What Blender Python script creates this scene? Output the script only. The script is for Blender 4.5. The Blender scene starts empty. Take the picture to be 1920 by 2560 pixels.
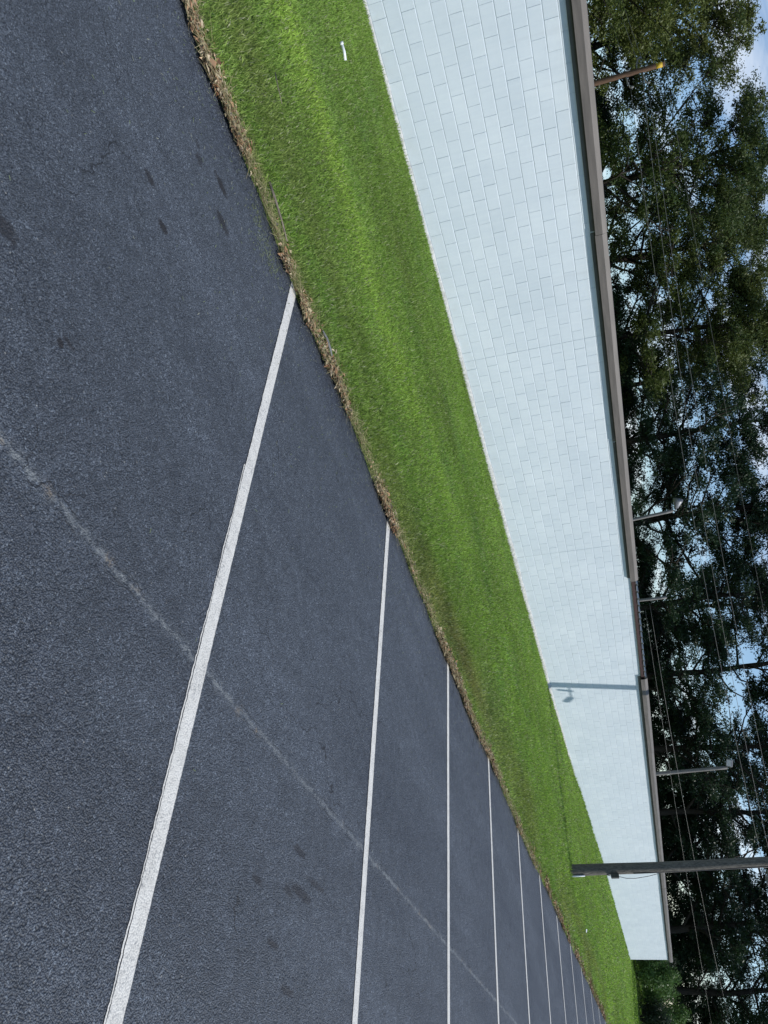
import bpy, math, random
import numpy as np
from mathutils import Vector, Matrix

random.seed(7)
rng = np.random.default_rng(11)
R = math.radians
scene = bpy.context.scene
col = scene.collection

# ------------------------------------------------------------------ camera
CAM = Vector((0.0, 0.0, 2.0))
yaw, pitch, roll = R(46.36), R(14.912), R(-8.553)
fw = Vector((math.sin(yaw) * math.cos(pitch), math.cos(yaw) * math.cos(pitch), -math.sin(pitch)))
r0 = Vector((math.cos(yaw), -math.sin(yaw), 0))
u0 = r0.cross(fw)
rt = math.cos(roll) * r0 + math.sin(roll) * u0
up = -math.sin(roll) * r0 + math.cos(roll) * u0
cd = bpy.data.cameras.new('camera')
cd.sensor_fit = 'VERTICAL'
cd.sensor_height = 36.0
cd.sensor_width = 27.0
cd.lens = 36.0 * 1906.1 / 2560.0
cd.clip_start = 0.05
cd.clip_end = 4000
cam = bpy.data.objects.new('camera', cd)
col.objects.link(cam)
# the phone was held on its side: the picture's right is the world's up
M3 = Matrix((up, -rt, -fw)).transposed()
cam.matrix_world = Matrix.Translation(CAM) @ M3.to_4x4()
scene.camera = cam

# ------------------------------------------------------------------ world and sun
SUN_EL = R(42)
SH = Vector((-0.634, 0.773))                    # horizontal travel of the sunlight
sun_pos_az = math.atan2(-SH.x, -SH.y)
w = bpy.data.worlds.new('World')
scene.world = w
w.use_nodes = True
nt = w.node_tree
nt.nodes.clear()
wo = nt.nodes.new('ShaderNodeOutputWorld')
bg = nt.nodes.new('ShaderNodeBackground')
sky = nt.nodes.new('ShaderNodeTexSky')
sky.sky_type = 'NISHITA'
sky.sun_disc = False
sky.sun_elevation = SUN_EL
sky.sun_rotation = sun_pos_az
sky.air_density = 1.0
sky.dust_density = 0.1
sky.ozone_density = 4.0
bg.inputs[1].default_value = 0.135
# thin broken clouds all over the sky
tc = nt.nodes.new('ShaderNodeTexCoord')
sepw = nt.nodes.new('ShaderNodeSeparateXYZ')
nt.links.new(tc.outputs['Generated'], sepw.inputs[0])
mz = nt.nodes.new('ShaderNodeMath'); mz.operation = 'MAXIMUM'; mz.inputs[1].default_value = 0.0
nt.links.new(sepw.outputs[2], mz.inputs[0])
mz2 = nt.nodes.new('ShaderNodeMath'); mz2.operation = 'ADD'; mz2.inputs[1].default_value = 0.16
nt.links.new(mz.outputs[0], mz2.inputs[0])
dv = nt.nodes.new('ShaderNodeVectorMath'); dv.operation = 'DIVIDE'
cmb = nt.nodes.new('ShaderNodeCombineXYZ')
for i in range(3):
    nt.links.new(mz2.outputs[0], cmb.inputs[i])
nt.links.new(tc.outputs['Generated'], dv.inputs[0])
nt.links.new(cmb.outputs[0], dv.inputs[1])
cn = nt.nodes.new('ShaderNodeTexNoise')
cn.inputs['Scale'].default_value = 1.7
cn.inputs['Detail'].default_value = 9
cn.inputs['Roughness'].default_value = 0.58
cn.inputs['Distortion'].default_value = 0.5
nt.links.new(dv.outputs[0], cn.inputs['Vector'])
cr = nt.nodes.new('ShaderNodeValToRGB')
cr.color_ramp.elements[0].position = 0.53
cr.color_ramp.elements[0].color = (0, 0, 0, 1)
cr.color_ramp.elements[1].position = 0.75
cr.color_ramp.elements[1].color = (0.92, 0.92, 0.92, 1)
nt.links.new(cn.outputs[0], cr.inputs[0])
mxw = nt.nodes.new('ShaderNodeMix'); mxw.data_type = 'RGBA'
mxw.inputs['B'].default_value = (8.2, 8.4, 8.7, 1)
nt.links.new(cr.outputs[0], mxw.inputs['Factor'])
nt.links.new(sky.outputs[0], mxw.inputs['A'])
nt.links.new(mxw.outputs['Result'], bg.inputs[0])
nt.links.new(bg.outputs[0], wo.inputs[0])

sl = bpy.data.lights.new('sun', 'SUN')
sl.energy = 4.0
sl.angle = R(0.53)
sl.color = (1.0, 0.965, 0.91)
so = bpy.data.objects.new('sun', sl)
col.objects.link(so)
sd = Vector((SH.x * math.cos(SUN_EL), SH.y * math.cos(SUN_EL), -math.sin(SUN_EL)))
so.rotation_euler = sd.to_track_quat('-Z', 'Y').to_euler()
so.location = (20, -40, 60)

scene.view_settings.view_transform = 'Standard'
scene.view_settings.look = 'None'
scene.view_settings.exposure = 0.0
scene.view_settings.gamma = 1.0
scene.cycles.max_bounces = 4
scene.cycles.diffuse_bounces = 2
scene.cycles.glossy_bounces = 2
scene.cycles.transmission_bounces = 2
scene.cycles.transparent_max_bounces = 8


# ------------------------------------------------------------------ node helper
class NT:
    def __init__(s, name):
        s.m = bpy.data.materials.new(name)
        s.m.use_nodes = True
        s.t = s.m.node_tree
        s.t.nodes.clear()
        s.out = s.t.nodes.new('ShaderNodeOutputMaterial')

    def n(s, typ, **kw):
        nd = s.t.nodes.new(typ)
        for k, v in kw.items():
            if k.startswith('i_'):
                nd.inputs[k[2:].replace('_', ' ')].default_value = v
            else:
                setattr(nd, k, v)
        return nd

    def l(s, a, b):
        s.t.links.new(a, b)

    def coord(s, scale=(1, 1, 1), kind='Object', loc=(0, 0, 0)):
        if kind == 'World':
            g = s.n('ShaderNodeNewGeometry').outputs['Position']
        else:
            g = s.n('ShaderNodeTexCoord').outputs[kind]
        mp = s.n('ShaderNodeMapping')
        mp.inputs['Scale'].default_value = scale
        mp.inputs['Location'].default_value = loc
        s.l(g, mp.inputs['Vector'])
        return mp.outputs[0]

    def noise(s, vec, scale, detail=4, rough=0.5, dist=0.0):
        nd = s.n('ShaderNodeTexNoise')
        nd.inputs['Scale'].default_value = scale
        nd.inputs['Detail'].default_value = detail
        nd.inputs['Roughness'].default_value = rough
        nd.inputs['Distortion'].default_value = dist
        s.l(vec, nd.inputs['Vector'])
        return nd.outputs[0]

    def vor(s, vec, scale, feature='F1', out='Distance'):
        nd = s.n('ShaderNodeTexVoronoi', feature=feature)
        nd.inputs['Scale'].default_value = scale
        s.l(vec, nd.inputs['Vector'])
        return nd.outputs[out]

    def ramp(s, fac, stops):
        nd = s.n('ShaderNodeValToRGB')
        el = nd.color_ramp.elements
        while len(el) < len(stops):
            el.new(0.5)
        for e, (p, c) in zip(el, stops):
            e.position = p
            e.color = c if len(c) == 4 else (*c, 1)
        s.l(fac, nd.inputs[0])
        return nd.outputs[0]

    def math(s, op, a, b=None, clamp=False):
        nd = s.n('ShaderNodeMath', operation=op, use_clamp=clamp)
        for i, v in enumerate((a, b)):
            if v is None:
                continue
            if isinstance(v, (int, float)):
                nd.inputs[i].default_value = v
            else:
                s.l(v, nd.inputs[i])
        return nd.outputs[0]

    def mix(s, fac, a, b, blend='MIX'):
        nd = s.n('ShaderNodeMix', data_type='RGBA', blend_type=blend)
        for key, v in (('Factor', fac), ('A', a), ('B', b)):
            if isinstance(v, (int, float)):
                nd.inputs[key].default_value = v
            elif isinstance(v, tuple):
                nd.inputs[key].default_value = v if len(v) == 4 else (*v, 1)
            else:
                s.l(v, nd.inputs[key])
        return nd.outputs['Result']

    def bump(s, h, strength, dist, normal=None):
        nd = s.n('ShaderNodeBump')
        nd.inputs['Strength'].default_value = strength
        nd.inputs['Distance'].default_value = dist
        s.l(h, nd.inputs['Height'])
        if normal is not None:
            s.l(normal, nd.inputs['Normal'])
        return nd.outputs[0]

    def bsdf(s, color, rough=0.6, normal=None, spec=0.5, metal=0.0):
        b = s.n('ShaderNodeBsdfPrincipled')
        for key, v in (('Base Color', color), ('Roughness', rough), ('Metallic', metal), ('Specular IOR Level', spec)):
            if isinstance(v, (int, float)):
                b.inputs[key].default_value = v
            elif isinstance(v, tuple):
                b.inputs[key].default_value = v if len(v) == 4 else (*v, 1)
            else:
                s.l(v, b.inputs[key])
        if normal is not None:
            s.l(normal, b.inputs['Normal'])
        s.l(b.outputs[0], s.out.inputs[0])
        return b


def mat_plain(name, c, rough=0.6, var=0.25, scale=6.0, spec=0.4, bump=0.0, metal=0.0, stretch=(1, 1, 1)):
    t = NT(name)
    v = t.coord(stretch)
    nz = t.noise(v, scale, 6, 0.6)
    d = tuple(x * (1 - var) for x in c)
    e = tuple(min(1, x * (1 + var)) for x in c)
    colr = t.ramp(nz, [(0.3, d), (0.7, e)])
    nrm = t.bump(nz, bump, 0.01) if bump else None
    t.bsdf(colr, rough, nrm, spec, metal)
    return t.m


# ------------------------------------------------------------------ materials
def mat_asphalt():
    t = NT('sealed_asphalt')
    v = t.coord()
    stones = t.vor(v, 135.0)
    stones2 = t.vor(v, 62.0)
    fine = t.noise(v, 260.0, 3, 0.6)
    mid = t.noise(v, 9.0, 5, 0.6)
    big = t.noise(t.coord((0.35, 1.3, 1)), 1.1, 5, 0.55, 0.3)       # squeegee streaks along the lot, with paler sheen zones painted in
    cell = t.n('ShaderNodeTexVoronoi')
    cell.inputs['Scale'].default_value = 105.0
    t.l(v, cell.inputs['Vector'])
    cs = t.n('ShaderNodeSeparateColor')
    t.l(cell.outputs['Color'], cs.inputs[0])
    base = t.ramp(stones, [(0.05, (0.100, 0.116, 0.140)), (0.5, (0.064, 0.074, 0.092)), (0.85, (0.026, 0.030, 0.038))])
    base = t.mix(1.0, base, t.ramp(cs.outputs[1], [(0.0, (0.60, 0.60, 0.60)), (0.72, (0.98, 0.98, 0.98)), (0.93, (1.38, 1.37, 1.34)), (1.0, (2.1, 2.1, 2.0))]), 'MULTIPLY')
    base = t.mix(0.8, base, t.ramp(fine, [(0.3, (0.62, 0.62, 0.62)), (0.7, (1.38, 1.38, 1.38))]), 'MULTIPLY')
    base = t.mix(0.9, base, t.ramp(mid, [(0.3, (0.76, 0.76, 0.76)), (0.7, (1.22, 1.22, 1.22))]), 'MULTIPLY')
    base = t.mix(0.9, base, t.ramp(big, [(0.3, (0.80, 0.80, 0.82)), (0.5, (1.04, 1.05, 1.05)), (0.7, (1.40, 1.42, 1.42))]), 'MULTIPLY')
    # single pale grains
    gr = t.n('ShaderNodeTexVoronoi')
    gr.inputs['Scale'].default_value = 55.0
    t.l(v, gr.inputs['Vector'])
    sx = t.n('ShaderNodeSeparateColor')
    t.l(gr.outputs['Color'], sx.inputs[0])
    pick = t.math('GREATER_THAN', sx.outputs[0], 0.985)
    small = t.math('LESS_THAN', gr.outputs['Distance'], 0.24)
    base = t.mix(t.math('MULTIPLY', t.math('MULTIPLY', pick, small), 0.55), base, (0.34, 0.33, 0.30))
    sep = t.n('ShaderNodeSeparateXYZ')
    t.l(v, sep.inputs[0])
    X, Y = sep.outputs[0], sep.outputs[1]
    # paving lap seam with sand and weeds caught in it
    wob = t.math('MULTIPLY', t.math('SUBTRACT', t.noise(t.coord((1, 0, 0)), 5.0, 6, 0.65), 0.5), 0.10)
    dist = t.math('ABSOLUTE', t.math('SUBTRACT', t.math('SUBTRACT', Y, 1.915), wob))
    patch = t.noise(t.coord((1, 0.6, 1)), 2.3, 5, 0.7)
    grit = t.noise(v, 85.0, 3, 0.7)
    clod = t.noise(v, 24.0, 5, 0.75)
    on = t.ramp(patch, [(0.32, (0.40, 0.40, 0.40)), (0.56, (1, 1, 1))])
    wide = t.math('MULTIPLY', t.math('SUBTRACT', 1.0, t.math('DIVIDE', dist, 0.055), True), t.ramp(clod, [(0.46, (0, 0, 0)), (0.60, (1, 1, 1))]))
    core = t.math('MULTIPLY', t.math('LESS_THAN', dist, 0.012), t.ramp(clod, [(0.40, (0, 0, 0)), (0.52, (1, 1, 1))]))
    seamf = t.math('MULTIPLY', t.math('MULTIPLY', t.math('MAXIMUM', t.math('MULTIPLY', wide, 0.9), core), on), t.ramp(grit, [(0.35, (0.35,) * 3), (0.65, (1, 1, 1))]))
    sand = t.mix(t.ramp(t.noise(v, 7.0, 3), [(0.58, (0, 0, 0)), (0.70, (1, 1, 1))]), (0.20, 0.215, 0.22), (0.27, 0.21, 0.14))
    base = t.mix(t.math('MULTIPLY', seamf, 1.25, True), base, sand)
    edge = t.math('MULTIPLY', t.math('LESS_THAN', t.math('ABSOLUTE', t.math('SUBTRACT', dist, 0.030)), 0.0035), t.ramp(t.noise(t.coord((1, 0, 0), loc=(4, 0, 0)), 3.0, 4), [(0.48, (0, 0, 0)), (0.54, (1, 1, 1))]))
    base = t.mix(t.math('MULTIPLY', edge, 0.7), base, (0.009, 0.010, 0.013))
    # broken hairline cracks
    cv = t.n('ShaderNodeVectorMath', operation='ADD')
    nzc = t.n('ShaderNodeTexNoise')
    nzc.inputs['Scale'].default_value = 3.0
    nzc.inputs['Detail'].default_value = 6
    t.l(v, nzc.inputs['Vector'])
    sc = t.n('ShaderNodeVectorMath', operation='SCALE')
    t.l(nzc.outputs['Color'], sc.inputs[0])
    sc.inputs['Scale'].default_value = 0.55
    t.l(v, cv.inputs[0])
    t.l(sc.outputs[0], cv.inputs[1])
    ce = t.vor(cv.outputs[0], 0.62, 'DISTANCE_TO_EDGE')
    crk = t.math('MULTIPLY', t.math('LESS_THAN', ce, 0.0028),
                 t.ramp(t.noise(t.coord((1, 1, 1), loc=(3.1, 8.2, 0)), 0.9, 4, 0.7), [(0.49, (0, 0, 0)), (0.56, (1, 1, 1))]))
    base = t.mix(t.math('MULTIPLY', crk, 0.85), base, (0.006, 0.006, 0.008))
    # oil drips and scuffs: (x, y, half length along x, half width, strength)
    stains = [(1.553, 4.714, .035, .035, .55), (1.49, 4.80, .03, .018, .5), (1.796, 4.877, .075, .028, .8), (1.927, 4.622, .075, .035, .7),
              (1.541, 3.838, .036, .026, .85), (1.33, 3.97, .045, .024, .7), (1.353, 2.516, .018, .016, .9), (1.385, 2.56, .03, .012, .6),
              (0.908, 2.653, .06, .034, .6), (4.431, 1.518, .08, .022, .55), (3.913, 1.205, .05, .018, .6),
              (4.522, 1.309, .14, .026, .6), (4.33, 1.27, .06, .02, .5), (4.228, 0.97, .06, .016, .6), (4.491, 0.804, .07, .02, .6), (4.75, 1.42, .13, .018, .5)]
    rag = t.math('MULTIPLY', t.math('SUBTRACT', t.noise(v, 34.0, 6, 0.8), 0.5), 3.4)
    tot = None
    for (a, b, hx, hy, st) in stains:
        dx = t.math('DIVIDE', t.math('SUBTRACT', X, a), hx)
        dy = t.math('DIVIDE', t.math('SUBTRACT', Y, b), hy)
        rr = t.math('ADD', t.math('SQRT', t.math('ADD', t.math('MULTIPLY', dx, dx), t.math('MULTIPLY', dy, dy))), rag)
        m = t.math('MULTIPLY', t.math('MULTIPLY', t.math('SUBTRACT', 1.5, rr, True), 1.6, True), st)
        tot = m if tot is None else t.math('MAXIMUM', tot, m)
    base = t.mix(t.math('MULTIPLY', tot, 1.3, True), base, (0.014, 0.012, 0.014))
    # pale scuffs
    sc2 = t.ramp(t.noise(t.coord((0.8, 2.2, 1), loc=(1.7, 0, 0)), 1.6, 7, 0.75), [(0.625, (0, 0, 0)), (0.70, (1, 1, 1))])
    base = t.mix(t.math('MULTIPLY', t.math('MULTIPLY', sc2, t.ramp(grit, [(0.4, (0, 0, 0)), (0.7, (1, 1, 1))])), 0.35), base, (0.15, 0.16, 0.18))
    h = t.math('ADD', t.math('MULTIPLY', stones, -1.0), t.math('ADD', t.math('MULTIPLY', fine, 0.5), t.math('MULTIPLY', stones2, -0.7)))
    n1 = t.bump(h, 0.85, 0.007)
    rough = t.ramp(big, [(0.3, (0.50,) * 3), (0.7, (0.64,) * 3)])
    t.bsdf(base, rough, n1, 0.42)
    return t.m


def mat_paint_line():
    t = NT('line_paint')
    v = t.coord()
    stones = t.vor(v, 120.0)
    wear = t.noise(v, 14.0, 7, 0.75)
    base = t.ramp(wear, [(0.25, (0.53, 0.51, 0.46)), (0.5, (0.70, 0.68, 0.62)), (0.75, (0.77, 0.75, 0.69))])
    base = t.mix(t.ramp(t.noise(v, 40.0, 5, 0.7), [(0.66, (0, 0, 0)), (0.74, (0.7, 0.7, 0.7))]), base, (0.30, 0.30, 0.29))
    base = t.mix(t.ramp(stones, [(0.55, (0, 0, 0)), (0.8, (0.45,) * 3)]), base, (0.25, 0.25, 0.25))
    worn = t.math('MULTIPLY', t.ramp(t.noise(v, 5.0, 5, 0.7), [(0.50, (0, 0, 0)), (0.68, (1, 1, 1))]), t.ramp(t.noise(v, 70.0, 4, 0.7), [(0.50, (0, 0, 0)), (0.62, (1, 1, 1))]))
    base = t.mix(t.math('MULTIPLY', worn, 0.8), base, (0.16, 0.17, 0.18))
    nick = t.ramp(t.noise(v, 95.0, 3, 0.8), [(0.66, (0, 0, 0)), (0.70, (1, 1, 1))])
    base = t.mix(t.math('MULTIPLY', nick, 0.55), base, (0.10, 0.105, 0.115))
    n1 = t.bump(t.math('MULTIPLY', stones, -1.0), 0.5, 0.004)
    t.bsdf(base, 0.62, n1, 0.35)
    return t.m


def mat_block():
    t = NT('painted_block')
    v = t.coord(kind='World')
    soft = t.noise(t.coord((0.5, 1, 1.0), 'World'), 1.3, 4, 0.55)
    rol = t.noise(t.coord((14, 1, 0.8), 'World'), 1.4, 4, 0.6)
    at = t.n('ShaderNodeAttribute', attribute_name='tint')
    oi = t.n('ShaderNodeObjectInfo')
    base = t.mix(soft, (0.545, 0.612, 0.66), (0.61, 0.667, 0.70))
    base = t.mix(0.55, base, t.ramp(rol, [(0.3, (0.93, 0.94, 0.95)), (0.7, (1.04, 1.03, 1.02))]), 'MULTIPLY')
    base = t.mix(0.8, base, t.ramp(at.outputs['Fac'], [(0.0, (0.935, 0.945, 0.955)), (1.0, (1.04, 1.035, 1.03))]), 'MULTIPLY')
    # rain splash and dirt just above the ground
    sep = t.n('ShaderNodeSeparateXYZ')
    t.l(v, sep.inputs[0])
    low = t.math('SUBTRACT', 1.0, t.math('DIVIDE', t.math('SUBTRACT', sep.outputs[2], 0.05), 0.35), True)
    dirt = t.math('MULTIPLY', t.math('MULTIPLY', low, t.ramp(t.noise(v, 7.0, 6, 0.7), [(0.35, (0, 0, 0)), (0.75, (1, 1, 1))])), 0.35)
    base = t.mix(dirt, base, (0.42, 0.43, 0.36))
    chips = t.ramp(t.noise(v, 11.0, 5, 0.7), [(0.755, (0, 0, 0)), (0.77, (1, 1, 1))])
    base = t.mix(t.math('MULTIPLY', chips, 0.5), base, (0.32, 0.33, 0.33))
    blot = t.noise(t.coord((1.0, 1, 0.7), 'World', (7, 0, 3)), 0.85, 5, 0.6)
    base = t.mix(0.8, base, t.ramp(blot, [(0.3, (0.93, 0.94, 0.945)), (0.7, (1.05, 1.045, 1.04))]), 'MULTIPLY')
    drip = t.math('MULTIPLY', t.ramp(t.noise(t.coord((9, 1, 0.25), 'World'), 1.0, 5, 0.7), [(0.58, (0, 0, 0)), (0.70, (1, 1, 1))]),
                  t.math('DIVIDE', t.math('SUBTRACT', sep.outputs[2], 1.2), 1.5, True))
    base = t.mix(t.math('MULTIPLY', drip, 0.14), base, (0.30, 0.32, 0.33))
    pores = t.noise(v, 160.0, 3, 0.7)
    n1 = t.bump(t.math('ADD', pores, t.math('MULTIPLY', t.noise(v, 22.0, 4, 0.6), 0.8)), 0.35, 0.004)
    t.bsdf(base, 0.55, n1, 0.35)
    return t.m


def mat_grass():
    t = NT('grass_blade')
    at = t.n('ShaderNodeAttribute', attribute_name='tintcol')
    d = t.n('ShaderNodeBsdfPrincipled')
    d.inputs['Roughness'].default_value = 0.55
    d.inputs['Specular IOR Level'].default_value = 0.35
    t.l(at.outputs['Color'], d.inputs['Base Color'])
    tr = t.n('ShaderNodeBsdfTranslucent')
    t.l(t.mix(1.0, at.outputs['Color'], (1.0, 1.15, 0.5), 'MULTIPLY'), tr.inputs[0])
    ms = t.n('ShaderNodeMixShader')
    ms.inputs[0].default_value = 0.38
    t.l(d.outputs[0], ms.inputs[1])
    t.l(tr.outputs[0], ms.inputs[2])
    t.l(ms.outputs[0], t.out.inputs[0])
    return t.m


def mat_leaf(name, a, b, trans=0.3):
    t = NT(name)
    v = t.coord(kind='World')
    oi = t.n('ShaderNodeObjectInfo')
    clump = t.noise(v, 0.75, 3, 0.6)
    f = t.math('ADD', t.math('MULTIPLY', clump, 0.75), t.math('MULTIPLY', oi.outputs['Random'], 0.30))
    c = t.ramp(f, [(0.30, a), (0.80, b)])
    fine = t.noise(v, 9.0, 2, 0.6)
    c = t.mix(0.8, c, t.ramp(fine, [(0.3, (0.65, 0.65, 0.65)), (0.7, (1.35, 1.35, 1.3))]), 'MULTIPLY')
    d = t.n('ShaderNodeBsdfPrincipled')
    d.inputs['Roughness'].default_value = 0.5
    d.inputs['Specular IOR Level'].default_value = 0.3
    t.l(c, d.inputs['Base Color'])
    tr = t.n('ShaderNodeBsdfTranslucent')
    t.l(c, tr.inputs[0])
    ms = t.n('ShaderNodeMixShader')
    ms.inputs[0].default_value = trans
    t.l(d.outputs[0], ms.inputs[1])
    t.l(tr.outputs[0], ms.inputs[2])
    t.l(ms.outputs[0], t.out.inputs[0])
    return t.m


def mat_lawn():
    t = NT('lawn_soil')
    v = t.coord(kind='World')
    n1 = t.noise(v, 3.0, 6, 0.65)
    n2 = t.noise(v, 60.0, 4, 0.7)
    c = t.ramp(n1, [(0.3, (0.085, 0.125, 0.030)), (0.7, (0.130, 0.180, 0.045))])
    c = t.mix(0.8, c, t.ramp(n2, [(0.3, (0.5, 0.5, 0.5)), (0.7, (1.4, 1.4, 1.4))]), 'MULTIPLY')
    t.bsdf(c, 0.9, t.bump(n2, 0.8, 0.02), 0.1)
    return t.m


def mat_bark(name, a, b):
    t = NT(name)
    v = t.coord((6, 6, 0.8))
    nz = t.noise(v, 4.0, 7, 0.7, 0.6)
    v2 = t.coord((30, 30, 1.0))
    cr_ = t.noise(v2, 1.6, 5, 0.7, 0.3)
    c = t.ramp(nz, [(0.3, a), (0.7, b)])
    c = t.mix(0.75, c, t.ramp(cr_, [(0.35, (0.35, 0.35, 0.35)), (0.6, (1.25, 1.22, 1.2))]), 'MULTIPLY')
    t.bsdf(c, 0.85, t.bump(cr_, 0.7, 0.02), 0.2)
    return t.m


def mat_attr(name, rough=0.85, spec=0.15):
    t = NT(name)
    at = t.n('ShaderNodeAttribute', attribute_name='tintcol')
    t.bsdf(at.outputs['Color'], rough, None, spec)
    return t.m


MAT = dict(
    asphalt=mat_asphalt(), line=mat_paint_line(), block=mat_block(), grass=mat_grass(), lawn=mat_lawn(),
    mortar=mat_plain('painted_mortar', (0.52, 0.58, 0.62), 0.7, 0.06, 9, 0.3),
    footing=mat_plain('rough_footing', (0.50, 0.50, 0.48), 0.9, 0.3, 14, 0.2, 0.6),
    coping=mat_plain('weathered_coping', (0.108, 0.094, 0.083), 0.58, 0.26, 4, 0.45, 0.0, 0.0, (0.4, 4, 4)),
    trim=mat_plain('dark_trim', (0.095, 0.10, 0.10), 0.7, 0.2, 5),
    board=mat_plain('redwood_board', (0.048, 0.023, 0.021), 0.7, 0.3, 5, 0.3, 0.0, 0.0, (0.6, 6, 6)),
    roof=mat_plain('galvanised_sheet', (0.42, 0.43, 0.42), 0.45, 0.2, 3, 0.5, 0.0, 0.25),
    pole=mat_bark('weathered_pole', (0.085, 0.080, 0.070), (0.19, 0.18, 0.155)),
    brownpole=mat_bark('brown_pole', (0.085, 0.050, 0.034), (0.16, 0.10, 0.066)),
    greypole=mat_bark('grey_pole', (0.15, 0.147, 0.14), (0.27, 0.265, 0.25)),
    bark=mat_bark('tree_bark', (0.020, 0.017, 0.014), (0.055, 0.047, 0.040)),
    pvc=mat_plain('white_plastic', (0.74, 0.76, 0.77), 0.4, 0.05, 8),
    greymetal=mat_plain('grey_metal', (0.20, 0.205, 0.21), 0.45, 0.12, 8, 0.5, 0.0, 0.3),
    darkmetal=mat_plain('dark_box', (0.055, 0.055, 0.050), 0.6, 0.3, 9),
    cable=mat_plain('black_cable', (0.025, 0.025, 0.026), 0.5, 0.1, 8),
    wire=mat_plain('bare_wire', (0.20, 0.195, 0.18), 0.5, 0.1, 8, 0.5, 0.0, 0.3),
    glass=mat_plain('lamp_glass', (0.55, 0.57, 0.58), 0.15, 0.05, 8, 0.6),
    yellow=mat_plain('yellow_cap', (0.55, 0.36, 0.03), 0.6, 0.1, 8),
    ceramic=mat_plain('insulator', (0.17, 0.17, 0.16), 0.3, 0.1, 8),
    leafA=mat_leaf('oak_leaf', (0.038, 0.066, 0.016), (0.128, 0.148, 0.034)),
    leafB=mat_leaf('dark_leaf', (0.012, 0.031, 0.015), (0.038, 0.072, 0.027), 0.22),
    leafC=mat_leaf('shrub_leaf', (0.075, 0.150, 0.035), (0.140, 0.235, 0.060)),
    leafD=mat_leaf('dark_shrub_leaf', (0.022, 0.040, 0.020), (0.055, 0.080, 0.040)),
    litter=mat_attr('dry_leaf'), clip=mat_attr('clippings'),
    stone=mat_plain('grey_stone', (0.17, 0.175, 0.18), 0.9, 0.3, 14, 0.2, 0.5),
    twig=mat_plain('grey_twig', (0.19, 0.16, 0.13), 0.9, 0.3, 14, 0.2, 0.5),
    ground=mat_plain('far_ground', (0.060, 0.075, 0.030), 0.95, 0.35, 0.35, 0.1),
)


# ------------------------------------------------------------------ mesh helpers
def link(name, me, mat=None, parent=None, loc=(0, 0, 0)):
    o = bpy.data.objects.new(name, me)
    col.objects.link(o)
    if me is not None and mat is not None and len(me.materials) == 0:
        me.materials.append(mat)
    o.location = loc
    if parent is not None:
        o.parent = parent
    return o


def mesh_np(name, V, F, smooth=False):
    """F: (n,3) or (n,4) integer array."""
    V = np.asarray(V, dtype=np.float32)
    F = np.asarray(F, dtype=np.int32)
    me = bpy.data.meshes.new(name)
    k = F.shape[1]
    me.vertices.add(len(V))
    me.vertices.foreach_set('co', V.ravel())
    me.loops.add(F.size)
    me.loops.foreach_set('vertex_index', F.ravel())
    me.polygons.add(len(F))
    me.polygons.foreach_set('loop_start', np.arange(0, F.size, k, dtype=np.int32))
    me.polygons.foreach_set('loop_total', np.full(len(F), k, dtype=np.int32))
    me.polygons.foreach_set('use_smooth', np.full(len(F), bool(smooth)))
    me.update(calc_edges=True)
    me.validate()
    return me


def vcol(me, name, C):
    a = me.color_attributes.new(name, 'FLOAT_COLOR', 'POINT')
    C = np.asarray(C, dtype=np.float32)
    if C.shape[1] == 3:
        C = np.hstack([C, np.ones((len(C), 1), np.float32)])
    a.data.foreach_set('color', C.ravel())


class MB:
    def __init__(s):
        s.v, s.f = [], []

    def add(s, V, F):
        b = len(s.v)
        s.v += [tuple(map(float, p)) for p in V]
        s.f += [tuple(int(i) + b for i in q) for q in F]

    def box(s, x0, x1, y0, y1, z0, z1, bev=0.0):
        b = bev
        if b <= 0:
            V = [(x, y, z) for z in (z0, z1) for y in (y0, y1) for x in (x0, x1)]
            s.add(V, [(0, 2, 3, 1), (4, 5, 7, 6), (0, 1, 5, 4), (2, 6, 7, 3), (0, 4, 6, 2), (1, 3, 7, 5)])
            return
        import bmesh
        bm = bmesh.new()
        bmesh.ops.create_cube(bm, size=1)
        for vv in bm.verts:
            vv.co = Vector(((x0 + x1) / 2 + vv.co.x * (x1 - x0), (y0 + y1) / 2 + vv.co.y * (y1 - y0), (z0 + z1) / 2 + vv.co.z * (z1 - z0)))
        bmesh.ops.bevel(bm, geom=list(bm.edges), offset=b, segments=1, affect='EDGES')
        bm.verts.index_update()
        s.add([vv.co for vv in bm.verts], [[vv.index for vv in f.verts] for f in bm.faces])
        bm.free()

    def tube(s, P, rad, k=8, cap=True):
        P = np.asarray(P, float)
        n = len(P)
        rad = np.full(n, rad) if np.isscalar(rad) else np.asarray(rad, float)
        V, F = tube_np(P, rad, k)
        F = [tuple(q) for q in F]
        if cap:
            F.append(tuple(range(k - 1, -1, -1)))
            F.append(tuple(range((n - 1) * k, n * k)))
        s.add(V, F)

    def build(s, name, mat, parent=None, loc=(0, 0, 0), smooth=False):
        me = bpy.data.meshes.new(name)
        me.from_pydata(s.v, [], s.f)
        me.polygons.foreach_set('use_smooth', np.full(len(me.polygons), bool(smooth)))
        me.update()
        return link(name, me, mat, parent, loc)


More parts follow.
